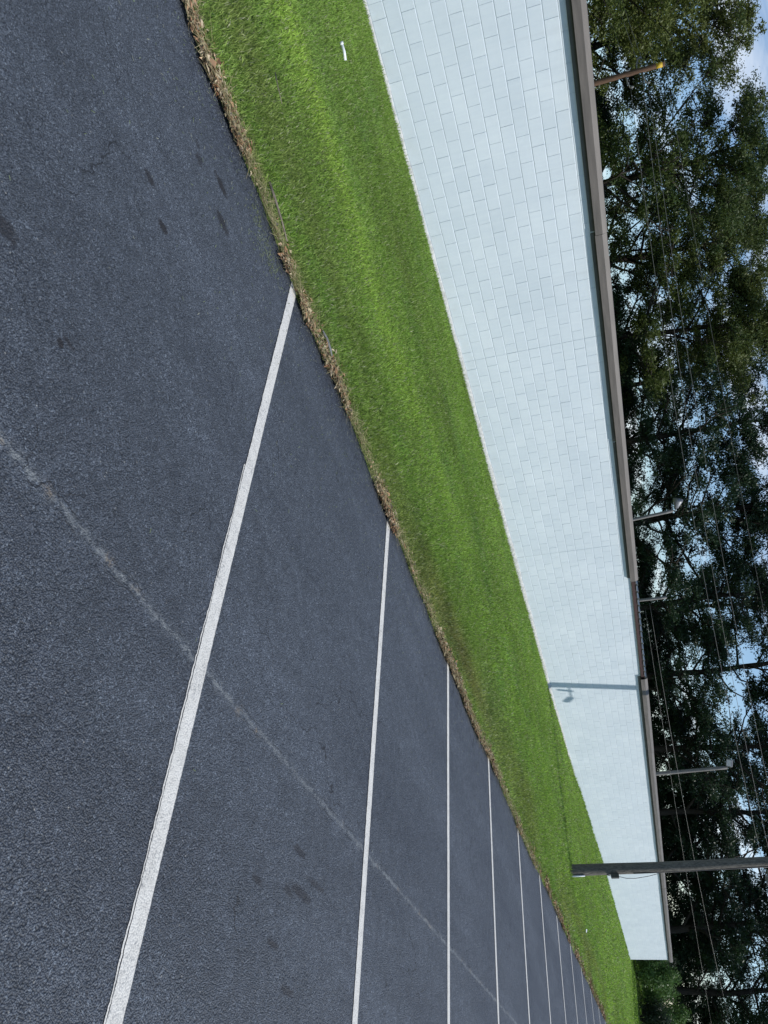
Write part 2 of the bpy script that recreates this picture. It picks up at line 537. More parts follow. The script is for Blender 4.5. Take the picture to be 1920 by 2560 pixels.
def tube_np(P, rad, k):
    P = np.asarray(P, float)
    n = len(P)
    T = np.gradient(P, axis=0)
    T /= np.linalg.norm(T, axis=1, keepdims=True) + 1e-9
    ref = np.array([0.0, 0.0, 1.0]) if abs(T[0][2]) < 0.8 else np.array([1.0, 0.0, 0.0])
    A = np.cross(T, ref)
    A /= np.linalg.norm(A, axis=1, keepdims=True) + 1e-9
    B = np.cross(T, A)
    an = np.linspace(0, 2 * np.pi, k, endpoint=False)
    V = (P[:, None, :] + rad[:, None, None] * (np.cos(an)[None, :, None] * A[:, None, :] + np.sin(an)[None, :, None] * B[:, None, :])).reshape(-1, 3)
    i = np.arange(n - 1)[:, None] * k
    j = np.arange(k)[None, :]
    jn = (j + 1) % k
    F = np.stack([i + j, i + jn, i + k + jn, i + k + j], -1).reshape(-1, 4)
    return V, F


def empty(name, loc):
    o = bpy.data.objects.new(name, None)
    o.empty_display_size = 0.3
    col.objects.link(o)
    o.location = loc
    return o


def tag(o, label=None, cat=None, group=None, kind=None):
    if label: o['label'] = label
    if cat: o['category'] = cat
    if group: o['group'] = group
    if kind: o['kind'] = kind
    return o


def vnoise(x, seed, freq):
    """smooth 1-D value noise, -1..1"""
    r = np.random.default_rng(seed).uniform(-1, 1, 4096)
    t = np.asarray(x, float) * freq + 1000.0
    i = np.floor(t).astype(int)
    f = t - i
    f = f * f * (3 - 2 * f)
    return r[i % 4096] * (1 - f) + r[(i + 1) % 4096] * f


def vnoise2(x, y, seed, fx, fy):
    r = np.random.default_rng(seed).uniform(-1, 1, (256, 256))
    a = np.asarray(x, float) * fx + 500.0
    b = np.asarray(y, float) * fy + 500.0
    i = np.floor(a).astype(int); j = np.floor(b).astype(int)
    f = a - i; g = b - j
    f = f * f * (3 - 2 * f); g = g * g * (3 - 2 * g)
    q = lambda u, v_: r[u % 256, v_ % 256]
    return (q(i, j) * (1 - f) + q(i + 1, j) * f) * (1 - g) + (q(i, j + 1) * (1 - f) + q(i + 1, j + 1) * f) * g


# ------------------------------------------------------------------ terrain functions
def z_asphalt(x, y):
    return 0.0568 - 0.00185 * np.asarray(x, float) - 0.01274 * np.asarray(y, float)


EX = [-40, -6, 0.9, 1.2, 1.7, 2.2, 2.92, 3.5, 4.4, 5.7, 6.9, 8.4, 9.6, 11.2, 13.9, 16.9, 20.5, 25.4, 31.7, 60, 120]
EY = [5.5, 5.5, 5.56, 5.44, 5.45, 5.46, 5.30, 5.31, 5.36, 5.23, 5.18, 5.17, 5.02, 5.10, 5.00, 5.05, 5.07, 5.09, 5.16, 5.3, 5.3]


def y_edge(x):
    x = np.asarray(x, float)
    return np.interp(x, EX, EY) + 0.035 * vnoise(x, 3, 2.1) + 0.022 * vnoise(x, 4, 6.0) + 0.012 * vnoise(x, 5, 15.0)


WX = [-40, 2.5, 8, 14, 21, 26, 36, 45, 55, 75, 130]
WZ = [0.10, 0.085, 0.055, 0.025, 0.035, 0.08, 0.27, 0.34, 0.42, 0.62, 0.9]
YW = 11.887


def z_lawn(x, y):
    x = np.asarray(x, float); y = np.asarray(y, float)
    ye = y_edge(x)
    t = np.clip((y - ye) / (YW - ye), 0, 1)
    s = t * t * (3 - 2 * t) * 0.55 + t * 0.45
    ze = z_asphalt(x, ye) + 0.022
    zw = np.interp(x, WX, WZ)
    z = ze + (zw - ze) * s
    z = z + 0.018 * np.sin(np.pi * t) * vnoise2(x, y, 21, 0.5, 0.9) + 0.018 * np.exp(-((y - 7.6) / 0.6) ** 2) * np.interp(x, [0, 2, 9, 13], [1, 1, 0.7, 0])
    return z


# ------------------------------------------------------------------ ground, parking lot, lawn
me = mesh_np('ground', [(-900, -900, -0.9), (1500, -900, -0.9), (1500, 1500, -0.9), (-900, 1500, -0.9)], [(0, 1, 2, 3)])
tag(link('ground', me, MAT['ground']), 'flat earth far beyond the lot', kind='structure')

gx = np.concatenate([np.arange(-40, 0, 2.0), np.arange(0, 16, 0.5), np.arange(16, 120.1, 2.0)])
gy = np.concatenate([np.arange(-60, -4, 4.0), np.arange(-4, 5.01, 0.5), [5.9]])
XX, YY = np.meshgrid(gx, gy)
nx, ny = len(gx), len(gy)
idx = np.arange(nx * ny).reshape(ny, nx)
F = np.stack([idx[:-1, :-1], idx[:-1, 1:], idx[1:, 1:], idx[1:, :-1]], -1).reshape(-1, 4)
me = mesh_np('parking_lot', np.stack([XX, YY, z_asphalt(XX, YY)], -1).reshape(-1, 3), F, True)
lot = tag(link('parking_lot', me, MAT['asphalt']), 'dark sealed asphalt parking lot with white bay lines', kind='structure')

# painted bay lines, each a thin worn sheet of paint on the asphalt
for k in range(-2, 19):
    xc = 2.925 + 2.742 * k
    y1 = float(y_edge(xc)) + 0.10
    ys = np.arange(-1.2, y1, 0.014 if k < 2 else (0.04 if k < 5 else 0.12))
    hw = 0.052
    amp = 0.005 if k > 0 else 0.0042
    dx = 0.005 * vnoise(ys, 70 + k, 0.5)
    L = xc - hw + dx + amp * 0.4 * vnoise(ys, 100 + k, 9.0) + amp * 0.6 * vnoise(ys, 140 + k, 60.0) - 0.0041 * ys
    Rr = xc + hw + dx + amp * 0.4 * vnoise(ys, 200 + k, 60.0) - 0.0041 * ys
    V = np.stack([np.stack([L, ys, z_asphalt(L, ys) + 0.004], -1), np.stack([Rr, ys, z_asphalt(Rr, ys) + 0.004], -1)], 1).reshape(-1, 3)
    i = np.arange(len(ys) - 1) * 2
    me = mesh_np('painted_line', V, np.stack([i, i + 1, i + 3, i + 2], -1))
    link('painted_line', me, MAT['line'], lot)
    if k == 0:
        # sliver of an older line showing along one side of the near line
        keep = ys < 3.3
        y2 = ys[keep]
        off_ = 0.0095 + 0.002 * vnoise(y2, 300, 6.0)
        R2 = L[keep] - 0.0042 + 0.0035 * vnoise(y2, 301, 3.0) + 0.002 * vnoise(y2, 303, 40.0)
        L2 = R2 - off_ - 0.002 * vnoise(y2, 302, 18.0)
        V = np.stack([np.stack([L2, y2, z_asphalt(L2, y2) + 0.003], -1), np.stack([R2, y2, z_asphalt(R2, y2) + 0.003], -1)], 1).reshape(-1, 3)
        i = np.arange(len(y2) - 1) * 2
        link('painted_line', mesh_np('painted_line', V, np.stack([i, i + 1, i + 3, i + 2], -1)), MAT['line'], lot)

# lawn sheet, its ragged edge following the asphalt
gx = np.concatenate([np.arange(-40, 0, 1.0), np.arange(0, 34, 0.08), np.arange(34, 125, 0.8)])
tt = np.linspace(0, 1, 40) ** 1.1
V = []
for t in tt:
    ye = y_edge(gx)
    y = ye + (12.0 - ye) * t
    V.append(np.stack([gx, y, z_lawn(gx, y)], -1))
for yy in (14, 18, 26, 40, 90):
    V.append(np.stack([gx, np.full_like(gx, yy), np.interp(gx, WX, WZ) - 0.02], -1))
V = np.array(V)
ny, nx = V.shape[:2]
V[0, :, 2] -= 0.035
idx = np.arange(nx * ny).reshape(ny, nx)
F = np.stack([idx[:-1, :-1], idx[:-1, 1:], idx[1:, 1:], idx[1:, :-1]], -1).reshape(-1, 4)
me = mesh_np('lawn', V.reshape(-1, 3), F, True)
tag(link('lawn', me, MAT['lawn']), 'gently rising lawn between asphalt and building', kind='structure')


# ------------------------------------------------------------------ grass, litter, clippings
def grass_colour(x, y, n):
    ye = y_edge(x)
    d = y - ye
    g = np.array([0.258, 0.370, 0.090])
    C = np.tile(g, (n, 1))
    big = vnoise2(x, y, 31, 0.45, 1.1)
    mid = vnoise2(x, y, 32, 1.6, 3.2)
    streak = vnoise2(x, y, 33, 0.22, 3.0)
    lum = 1.04 + 0.10 * big + 0.12 * mid + 0.08 * streak
    C *= lum[:, None]
    # paler lime mown band; the sunlit look of the lawn's crown is painted in
    band = np.exp(-((y - 7.6 - 0.25 * vnoise(x, 41, 0.4)) / 0.42) ** 2) * np.interp(x, [0, 3, 8, 12], [1, 1, 0.5, 0])
    C += band[:, None] * np.array([0.13, 0.155, 0.025])
    # bluish coarser clumps
    bl = np.clip(vnoise2(x, y, 36, 0.9, 1.7) - 0.15, 0, 1)
    C = C * (1 - 0.38 * bl[:, None]) + np.array([0.16, 0.30, 0.12]) * (0.38 * bl[:, None])
    # dry wheel line
    tr = np.exp(-((y - 9.45 + 0.03 * (x - 2.5)) / 0.16) ** 2) * np.clip(0.5 + vnoise(x, 42, 0.8), 0, 1) * np.interp(x, [0, 6, 10], [1, 0.8, 0])
    dry = np.clip(tr * 0.35, 0, 1)
    # dry fringe at the edge and straw patches farther down the lot
    fringe = np.clip(1 - (d - 0.02) / (0.34 + 0.22 * vnoise(x, 43, 1.3)), 0, 1) * np.clip(0.75 + 0.6 * vnoise2(x, y, 46, 2.0, 3.0), 0.1, 1)
    patch = np.clip(vnoise2(x, y, 44, 0.33, 1.4) + 0.25, 0, 1) * np.clip(1 - d / 1.9, 0, 1) * np.interp(x, [0, 6, 9, 40], [0.7, 0.5, 1.3, 1.3])
    dry = np.clip(np.maximum(dry, np.maximum(fringe * 0.85, patch * 0.95)), 0, 1)
    straw = np.array([0.345, 0.290, 0.150])
    C = C * (1 - dry[:, None]) + straw * dry[:, None] * (0.8 + 0.3 * mid[:, None])
    q = rng.random(n)
    C *= (0.55 + 0.95 * q)[:, None]
    tan = rng.random(n) < 0.06  # stray straw blades, whitened to stand in for bright highlights
    C[tan] = np.array([0.50, 0.50, 0.34]) * (0.7 + 0.5 * rng.random(tan.sum()))[:, None]
    return C


def blades(x0, x1, dens, h, wd, y0=None, y1=11.86):
    A = (x1 - x0) * 6.8
    n = int(A * dens)
    x = rng.uniform(x0, x1, n)
    ye = y_edge(x)
    t = rng.random(n)
    y = ye - 0.015 + (y1 - ye + 0.015) * t
    thin = np.clip(1.0 - (y - ye) / 0.28, 0, 1) * np.clip(0.5 + 0.5 * vnoise(x, 47, 1.7), 0, 0.9)
    keep = rng.random(n) > thin
    x, y = x[keep], y[keep]
    n = len(x)
    z = np.maximum(z_lawn(x, y), z_asphalt(x, y)) - 0.006
    C = grass_colour(x, y, n)
    hh = h * rng.uniform(0.55, 1.25, n) * (1 + 0.25 * vnoise2(x, y, 51, 1.3, 2.0))
    near_edge = np.clip(1 - (y - y_edge(x)) / 0.3, 0, 1)
    hh *= 1 - 0.25 * near_edge
    wall = np.clip(1 - (YW - y) / 0.15, 0, 1)
    hh *= 1 - 0.35 * wall
    lean = rng.uniform(0.1, 1.35, n)
    az = rng.uniform(0, 2 * np.pi, n)
    fa = az + np.pi / 2 + rng.normal(0, 0.5, n)
    ww = wd * rng.uniform(0.6, 1.3, n)
    base = np.stack([x, y, z], -1)
    side = np.stack([np.cos(fa), np.sin(fa), np.zeros(n)], -1) * (ww / 2)[:, None]
    mid = base + np.stack([np.cos(az) * np.sin(lean * .5) * hh * .55, np.sin(az) * np.sin(lean * .5) * hh * .55, np.cos(lean * .5) * hh * .55], -1)
    tip = mid + np.stack([np.cos(az) * np.sin(lean) * hh * .5, np.sin(az) * np.sin(lean) * hh * .5, np.cos(lean) * hh * .5], -1)
    V = np.stack([base - side, base + side, mid + side * .8, tip, mid - side * .8], 1)
    return V, C


def blade_mesh(name, sets):
    V = np.concatenate([s[0] for s in sets])
    C = np.concatenate([s[1] for s in sets])
    n = len(V)
    b = np.arange(n)[:, None] * 5
    # one pentagon per blade
    F = b + np.array([[0, 1, 2, 3, 4]])
    me = mesh_np(name, V.reshape(-1, 3), F)
    vcol(me, 'tintcol', np.repeat(C, 5, axis=0))
    return me


def tufts(cx, cy, n, sx, sy, h0, h1, wd):
    x = np.atleast_1d(cx)[rng.integers(0, np.size(cx), n)] + rng.normal(0, sx, n)
    y = np.minimum(np.atleast_1d(cy)[0] + rng.normal(0, sy, n), 11.83)
    z = z_lawn(x, y) - 0.006
    hh = rng.uniform(h0, h1, n)
    az = rng.uniform(0, 2 * np.pi, n); lean = rng.uniform(0.05, 0.9, n)
    C = grass_colour(x, y, n) * 0.9
    side = np.stack([-np.sin(az), np.cos(az), 0 * az], -1) * wd / 2
    base = np.stack([x, y, z], -1)
    dr = np.stack([np.cos(az), np.sin(az), 0 * az], -1)
    mid = base + dr * (np.sin(lean * .5) * hh * .55)[:, None] + np.array([0, 0, 1.0]) * (np.cos(lean * .5) * hh * .55)[:, None]
    tip = mid + dr * (np.sin(lean) * hh * .5)[:, None] + np.array([0, 0, 1.0]) * (np.cos(lean) * hh * .5)[:, None]
    return np.stack([base - side, base + side, mid + side * .8, tip, mid - side * .8], 1), C


tuft_x = rng.uniform(-2, 30, 70)
far_x = rng.uniform(28, 55, 160)
me = blade_mesh('grass', [tufts(23.5, 7.29, 420, 0.24, 0.2, 0.05, 0.13, 0.012), tufts(tuft_x, 11.81, 700, 0.25, 0.015, 0.04, 0.09, 0.009),
                          tufts(far_x, 11.80, 1500, 0.4, 0.03, 0.05, 0.11, 0.03), blades(-4, 0.3, 350, 0.055, 0.012), blades(0.3, 5.5, 3600, 0.050, 0.0065), blades(5.5, 10.5, 2300, 0.052, 0.0085),
                          blades(10.5, 20, 950, 0.055, 0.014), blades(20, 34, 380, 0.06, 0.022), blades(34, 62, 150, 0.07, 0.04)])
tag(link('grass', me, MAT['grass']), 'mown green lawn grass between the asphalt and the block wall', 'grass', kind='stuff')

# grass beyond the far end of the building
def far_blades():
    n = 14000
    x = rng.uniform(55.3, 80, n)
    y = rng.uniform(5.3, 19, n)
    z = z_lawn(x, y)
    z = np.where(y > 12, np.interp(x, WX, WZ) - 0.02, z)
    C = np.tile(np.array([0.095, 0.165, 0.03]), (n, 1)) * (0.7 + 0.6 * rng.random(n))[:, None]
    az = rng.uniform(0, 2 * np.pi, n)
    hh = rng.uniform(0.05, 0.11, n)
    side = np.stack([np.cos(az), np.sin(az), 0 * az], -1) * 0.03
    base = np.stack([x, y, z], -1)
    mid = base + np.stack([0 * az, 0 * az, hh * .6], -1)
    tip = base + np.stack([np.cos(az) * .05, np.sin(az) * .05, hh], -1)
    return np.stack([base - side, base + side, mid + side * .8, tip, mid - side * .8], 1), C


me = blade_mesh('grass', [far_blades()])
tag(link('grass', me, MAT['grass']), 'grass running on past the far end of the block building', 'grass', kind='stuff')


# dead leaves and straw along the edge
def litter(n, x0, x1, size, spread):
    x = rng.uniform(x0, x1, n * 3)
    keep = rng.random(len(x)) < np.clip(0.36 + 1.0 * vnoise(x, 61, 1.3) + 0.5 * vnoise(x, 62, 4.5), 0.03, 1)
    x = x[keep][:n]
    n = len(x)
    y = y_edge(x) - 0.02 + np.abs(rng.normal(0, spread, n)) - 0.02 * rng.random(n)
    z = np.maximum(z_lawn(x, y), z_asphalt(x, y)) + 0.006 + 0.020 * rng.random(n) ** 1.5
    L = size * rng.uniform(0.5, 1.4, n)
    W = L * rng.uniform(0.15, 0.55, n)
    a = rng.uniform(0, 2 * np.pi, n)
    d = np.stack([np.cos(a), np.sin(a), rng.uniform(-0.35, 0.5, n)], -1)
    s = np.stack([-np.sin(a), np.cos(a), rng.uniform(-0.7, 0.7, n)], -1)
    c = np.stack([x, y, z], -1)
    up_ = np.array([0, 0, 1.0])
    V = np.stack([c - d * (L / 2)[:, None], c + s * (W / 2)[:, None] + up_ * (W * .25)[:, None], c + d * (L / 2)[:, None],
                  c - s * (W / 2)[:, None] + up_ * (W * .25)[:, None]], 1)
    V[:, :, 2] = np.maximum(V[:, :, 2], z_asphalt(V[:, :, 0], V[:, :, 1]) + 0.003)
    pal = np.array([(0.40, 0.235, 0.135), (0.29, 0.155, 0.085), (0.36, 0.22, 0.13), (0.46, 0.34, 0.22), (0.15, 0.09, 0.06), (0.38, 0.32, 0.20), (0.50, 0.41, 0.28), (0.33, 0.28, 0.17)])
    C = pal[rng.integers(0, len(pal), n)] * rng.uniform(0.65, 1.15, n)[:, None]
    return V, C


def quad_mesh(name, sets, tri=True):
    V = np.concatenate([s[0] for s in sets]); C = np.concatenate([s[1] for s in sets])
    n = len(V)
    b = np.arange(n)[:, None] * 4
    F = np.concatenate([b + np.array([[0, 1, 2]]), b + np.array([[0, 2, 3]])])
    me = mesh_np(name, V.reshape(-1, 3), F)
    vcol(me, 'tintcol', np.repeat(C, 4, axis=0))
    return me


me = quad_mesh('leaf_litter', [litter(10500, -3, 12, 0.046, 0.10), litter(5200, 12, 40, 0.065, 0.16), litter(800, 0.3, 9, 0.074, 0.09)])
tag(link('leaf_litter', me, MAT['litter']), 'brown dead leaves and straw lying along the lawn edge', 'dead leaves', kind='stuff')


# straw runners at the edge: long thin tan stems
def straws(n, x0, x1):
    x = rng.uniform(x0, x1, n)
    y = y_edge(x) - 0.03 + np.abs(rng.normal(0, 0.09, n))
    z = np.maximum(z_lawn(x, y), z_asphalt(x, y)) + 0.008 + 0.03 * rng.random(n)
    L = rng.uniform(0.06, 0.20, n)
    a = rng.normal(0, 0.8, n) + np.pi * (rng.random(n) < 0.5)
    d = np.stack([np.cos(a), np.sin(a), rng.uniform(-0.1, 0.25, n)], -1) * L[:, None]
    s = np.stack([-np.sin(a), np.cos(a), 0 * a], -1) * 0.0022
    c = np.stack([x, y, z], -1)
    V = np.stack([c - s, c + s, c + d + s * .4, c + d - s * .4], 1)
    V[:, :, 2] = np.maximum(V[:, :, 2], z_asphalt(V[:, :, 0], V[:, :, 1]) + 0.004)
    C = np.array([0.36, 0.31, 0.16]) * rng.uniform(0.6, 1.2, n)[:, None]
    return V, C


me = quad_mesh('straw', [straws(4200, -2, 16)])
tag(link('straw', me, MAT['litter']), 'thin tan straw stems tangled along the lawn edge', 'straw', kind='stuff')


def clippings(n, x0, x1, y0):
    x = rng.uniform(x0, x1, n)
    ye = y_edge(x)
    y = ye - np.minimum(rng.exponential(0.55, n), ye - y0)
    L = rng.uniform(0.010, 0.030, n)
    a = rng.uniform(0, 2 * np.pi, n)
    z = z_asphalt(x, y) + 0.005
    d = np.stack([np.cos(a), np.sin(a), 0 * a + .1], -1) * L[:, None]
    s = np.stack([-np.sin(a), np.cos(a), 0 * a], -1) * 0.0016
    c = np.stack([x, y, z], -1)
    V = np.stack([c - s, c + s, c + d + s, c + d - s], 1)
    C = np.where((rng.random(n) < 0.5)[:, None], np.array([[0.34, 0.35, 0.26]]), np.array([[0.20, 0.25, 0.12]])) * rng.uniform(0.6, 1.2, n)[:, None]
    return V, C


def cluster(n, cx, cy, s):
    V, C = clippings(n, 0, 1, 0)
    o = np.stack([cx + rng.normal(0, s, n) * 1.6, cy + rng.normal(0, s, n), np.zeros(n)], -1)
    V = V - V[:, :1, :] + o[:, None, :]
    V[:, :, 2] = z_asphalt(V[:, :, 0], V[:, :, 1]) + 0.005
    return V, np.array([[0.20, 0.235, 0.11]]) * rng.uniform(0.7, 1.2, n)[:, None]


me = quad_mesh('grass_clippings', [clippings(1700, 0.2, 14, -1.0), cluster(240, 2.45, 5.16, 0.09), cluster(60, 2.2, 5.3, 0.05)])
tag(link('grass_clippings', me, MAT['clip']), 'dry mower clippings scattered over the asphalt by the lawn', 'clippings', kind='stuff')

# ------------------------------------------------------------------ the block building
B0 = 2.650
PL = 6.066
BL = PL / 15
CH = 0.2032
Z0 = 0.131
XA, XB = B0 - 2 * PL, B0 + 8 * PL + 10 * BL
DEPTH = 13.0
bld = empty('block_building', ((XA + XB) / 2, YW + DEPTH / 2, 0.0))
tag(bld, 'long low painted concrete block building with brown metal roof edge', 'building')
off = -np.array(bld.location)


def bpart(mb, name, mat, parent=None, smooth=False):
    return mb.build(name, mat, parent or bld, loc=tuple(off) if parent is None else (0, 0, 0), smooth=smooth)


m = MB()
m.box(XA, XB - 0.004, YW + 0.0045, YW + 0.20, -0.3, Z0 + 13 * CH - 0.004)
m.box(XB - 0.20, XB - 0.004, YW + 0.20, YW + DEPTH, -0.3, Z0 + 13 * CH - 0.004)
m.box(XA, XA + 0.20, YW + 0.20, YW + DEPTH, -0.3, Z0 + 13 * CH - 0.004)
m.box(XA + 0.2, XB - 0.2, YW + DEPTH - 0.2, YW + DEPTH, -0.3, Z0 + 13 * CH - 0.004)
wall = bpart(m, 'wall', MAT['mortar'])


def block_vf(L, H, d=0.02, bev=0.004):
    """a block face: proud front with eased arrises and side returns; origin at front lower left"""
    x0, x1, z0, z1 = 0, L, 0, H
    bt, bb, bs = 0.009, 0.003, 0.002          # upper arris shaped wider to catch the sun as a bright joint line
    V = [(x0 + bs, 0, z0 + bb), (x1 - bs, 0, z0 + bb), (x1 - bs, 0, z1 - bt), (x0 + bs, 0, z1 - bt),
         (x0, bs, z0), (x1, bs, z0), (x1, bt * .8, z1), (x0, bt * .8, z1),
         (x0, d, z0), (x1, d, z0), (x1, d, z1), (x0, d, z1)]
    Fc = [(0, 1, 2, 3), (4, 5, 1, 0), (5, 6, 2, 1), (6, 7, 3, 2), (7, 4, 0, 3), (8, 9, 5, 4), (9, 10, 6, 5), (10, 11, 7, 6), (11, 8, 4, 7)]
    return V, Fc


BED, HEAD = 0.0075, 0.0042
full_me = []
for tnt in range(8):
    V, Fc = block_vf(BL - [.0034, .0024, .0014, .003, .0012, .0026, .0018, .001][tnt], CH - BED)
    me = mesh_np('block', V, Fc)
    vcol(me, 'tint', np.full((12, 3), [0.15, .3, .42, .5, .56, .62, .75, .95][tnt]))
    me.materials.append(MAT['block'])
    full_me.append(me)
half_me = []
for tnt in range(3):
    V, Fc = block_vf(BL / 2 - HEAD, CH - BED)
    me = mesh_np('block', V, Fc)
    vcol(me, 'tint', np.full((12, 3), [.35, .5, .7][tnt]))
    me.materials.append(MAT['block'])
    half_me.append(me)

items = []
npan = 10
for p in range(-2, 9):
    xs = B0 + p * PL
    nb = 15 if p < 8 else 10
    for c in range(13):
        if c % 2 == 1:
            row = [(xs + i * BL, BL) for i in range(nb)]
        else:
            row = [(xs, BL / 2)] + [(xs + BL * (i + .5), BL) for i in range(nb - 1)] + [(xs + BL * (nb - .5), BL / 2)]
        for (x, L) in row:
            items.append((x, L, c))
brng = random.Random(5)
vis = sorted([it for it in items if it[0] > 2.55], key=lambda it: it[0])
chosen = set(vis[:298])
RV, RF, RC = [], [], []
cnt = 0
for it in items:
    x, L, c = it
    pr = brng.uniform(-0.0012, 0.0012)
    px, py, pz = x + 0.0006, YW + pr, Z0 + c * CH + BED / 2 + brng.uniform(-.0008, .0008)
    if it in chosen:
        me = brng.choice(full_me) if L > 0.3 else brng.choice(half_me)
        o = bpy.data.objects.new('block', me)
        col.objects.link(o)
        o.parent = wall
        o.location = (px, py, pz)
    else:
        V, Fc = block_vf(L - brng.choice([.0042, .003, .002, .0035, .0015, .001]), CH - BED)
        b = cnt * 12
        RV.append(np.array(V) + np.array([px, py, pz]))
        RF.append(np.array(Fc) + b)
        RC.append(np.full((12, 3), brng.choice([.15, .3, .42, .5, .56, .62, .75, .95])))
        cnt += 1
me = mesh_np('block', np.concatenate(RV), np.concatenate(RF))
vcol(me, 'tint', np.concatenate(RC))
tag(link('block', me, MAT['block'], wall), 'smaller blocks farther along the painted wall', kind='stuff')

# rough footing lip at the ground
xs = np.arange(XA, XB, 0.12)
m = MB()
zt = Z0 - 0.004 + 0.012 * vnoise(xs, 81, 3.0)
yo = YW - 0.03 - 0.018 * (1 + vnoise(xs, 82, 2.0)) * 0.5
V, Fq = [], []
for i in range(len(xs)):
    V += [(xs[i], YW + 0.004, zt[i]), (xs[i], yo[i] + 0.012, zt[i] - 0.012), (xs[i], yo[i], zt[i] - 0.05), (xs[i], yo[i] - 0.01, -0.3)]
for i in range(len(xs) - 1):
    for j in range(3):
        a = i * 4 + j
        Fq.append((a, a + 1, a + 5, a + 4))
m.add(V, Fq)
bpart(m, 'footing', MAT['footing'])

# roof: ribbed sheet metal, flat fall to the back
m = MB()
pts = []
x = XA - 0.05
while x < XB + 0.12:
    pts += [(x, 0.0), (x + 0.225, 0.0), (x + 0.245, 0.042), (x + 0.285, 0.042)]
    x += 0.305
V = []
for (px, pz) in pts:
    V += [(px, YW - 0.088, 2.860 + pz), (px, YW + DEPTH + 0.1, 2.80 + pz), (px, YW - 0.088, 2.856 + pz), (px, YW + DEPTH + 0.1, 2.796 + pz)]
Fq = []
for i in range(len(pts) - 1):
    a = i * 4
    Fq += [(a, a + 4, a + 5, a + 1), (a + 2, a + 3, a + 7, a + 6), (a, a + 2, a + 6, a + 4)]
m.add(V, Fq)
roof = bpart(m, 'roof', MAT['roof'])

# sub-fascia board, dark trim, coping in five-metre lengths with one stretch missing
m = MB()
m.box(XA, XB + 0.08, YW - 0.060, YW - 0.012, 2.752, 2.861, 0.002)
bpart(m, 'fascia_board', MAT['board'])
GAP = (16.16, 21.00)
segs = [(XA - 0.1, -3.2), (-3.2, 1.72), (1.72, 6.675), (6.675, 11.42), (11.42, GAP[0]), (GAP[1], 25.95), (25.95, 30.83), (30.83, 35.87), (35.87, 40.87), (40.87, 45.9), (45.9, 50.9), (50.9, XB + 0.13)]
crng = random.Random(9)
for (a, b) in segs:
    m = MB()
    m.box(a + 0.004, b - 0.03, YW - 0.020, YW - 0.003, 2.668 + crng.uniform(-.004, .004), 2.749, 0.002)
    bpart(m, 'trim_board', MAT['trim'])
    dy, dz = crng.uniform(-.006, .006), crng.uniform(-.006, .004)
    prof = [(YW - 0.062, 2.738), (YW - 0.122, 2.734), (YW - 0.124, 2.848), (YW - 0.092, 2.922), (YW - 0.03, 2.930), (YW + 0.12, 2.924)]
    n = max(3, int((b - a) / 0.4))
    xs = np.linspace(a + 0.003, b - 0.003, n)
    V, Fq = [], []
    k = len(prof)
    for i, x in enumerate(xs):
        wob = 0.002 * math.sin(x * 2.1 + a) + crng.uniform(-.0012, .0012)
        V += [(x, y + dy + wob, z + dz) for (y, z) in prof]
        V += [(x, y + dy + wob + (0.004 if j < 4 else 0), z + dz - (0.004 if j >= 3 else -0.003)) for j, (y, z) in enumerate(prof)]
    for i in range(n - 1):
        for j in range(k - 1):
            s0 = i * 2 * k + j
            Fq.append((s0, s0 + 1, s0 + 2 * k + 1, s0 + 2 * k))
            s1 = s0 + k
            Fq.append((s1, s1 + 2 * k, s1 + 2 * k + 1, s1 + 1))
    for i in (0, n - 1):
        for j in range(k - 1):
            s0 = i * 2 * k + j
            Fq.append((s0, s0 + k, s0 + k + 1, s0 + 1))
    m = MB()
    m.add(V, Fq)
    bpart(m, 'coping', MAT['coping'])
# coping return on the far gable
m = MB()
m.box(XB + 0.05, XB + 0.125, YW - 0.085, YW + DEPTH, 2.74, 2.915, 0.01)
bpart(m, 'coping', MAT['coping'])

# ------------------------------------------------------------------ near utility pole on the lawn
px, py = 23.5, 7.29
pz = float(z_lawn(px, py))
pole = empty('utility_pole', (px, py, pz - 0.02))
tag(pole, 'thick weathered grey wooden pole standing in the lawn before the wall', 'pole')
LX, LY = 0.20, 0.083


def ax(h, dx=0.0, dy=0.0):
    return (LX * h + dx, LY * h + dy, h)


hs = np.linspace(-0.5, 9.2, 40)
P = [ax(h, 0.012 * math.sin(h * 0.9), 0.010 * math.sin(h * 1.3 + 1)) for h in hs]
rad = np.interp(hs, [-0.5, 0, 3, 9.2], [0.165, 0.158, 0.142, 0.115])
m = MB()
m.tube(P, rad, 18)
m.build('shaft', MAT['pole'], pole, smooth=True)
# side away from the light: the camera's right is about -Y here
m = MB()
m.tube([ax(h, -0.045, -0.165) for h in (-0.1, 0.2, 0.42)], 0.022, 10)
m.build('guard_pipe', MAT['pvc'], pole, smooth=True)
m = MB()
m.box(-0.06, 0.06, -0.06, 0.06, -0.11, 0.11, 0.01)
jb = m.build('junction_box', MAT['darkmetal'], pole, loc=ax(1.24, -0.02, -0.195))
m = MB()
m.tube([(0, -0.02, 0.11), (0, -0.07, 0.3), (0, -0.075, 0.55), (0.02, -0.02, 0.9), (0.03, 0.05, 1.2)], 0.008, 6)
m.tube([(0, 0.0, -0.11), (0, 0.03, -0.22), (0.01, 0.055, -0.3)], 0.010, 6)
m.build('cable', MAT['cable'], jb, smooth=True)
m = MB()
m.tube([ax(1.75, -0.03, -0.150), ax(2.3, -0.03, -0.150), ax(2.9, -0.02, -0.146), ax(9.0, -0.02, -0.118)], 0.014, 6)
m.build('conduit', MAT['cable'], pole, smooth=True)
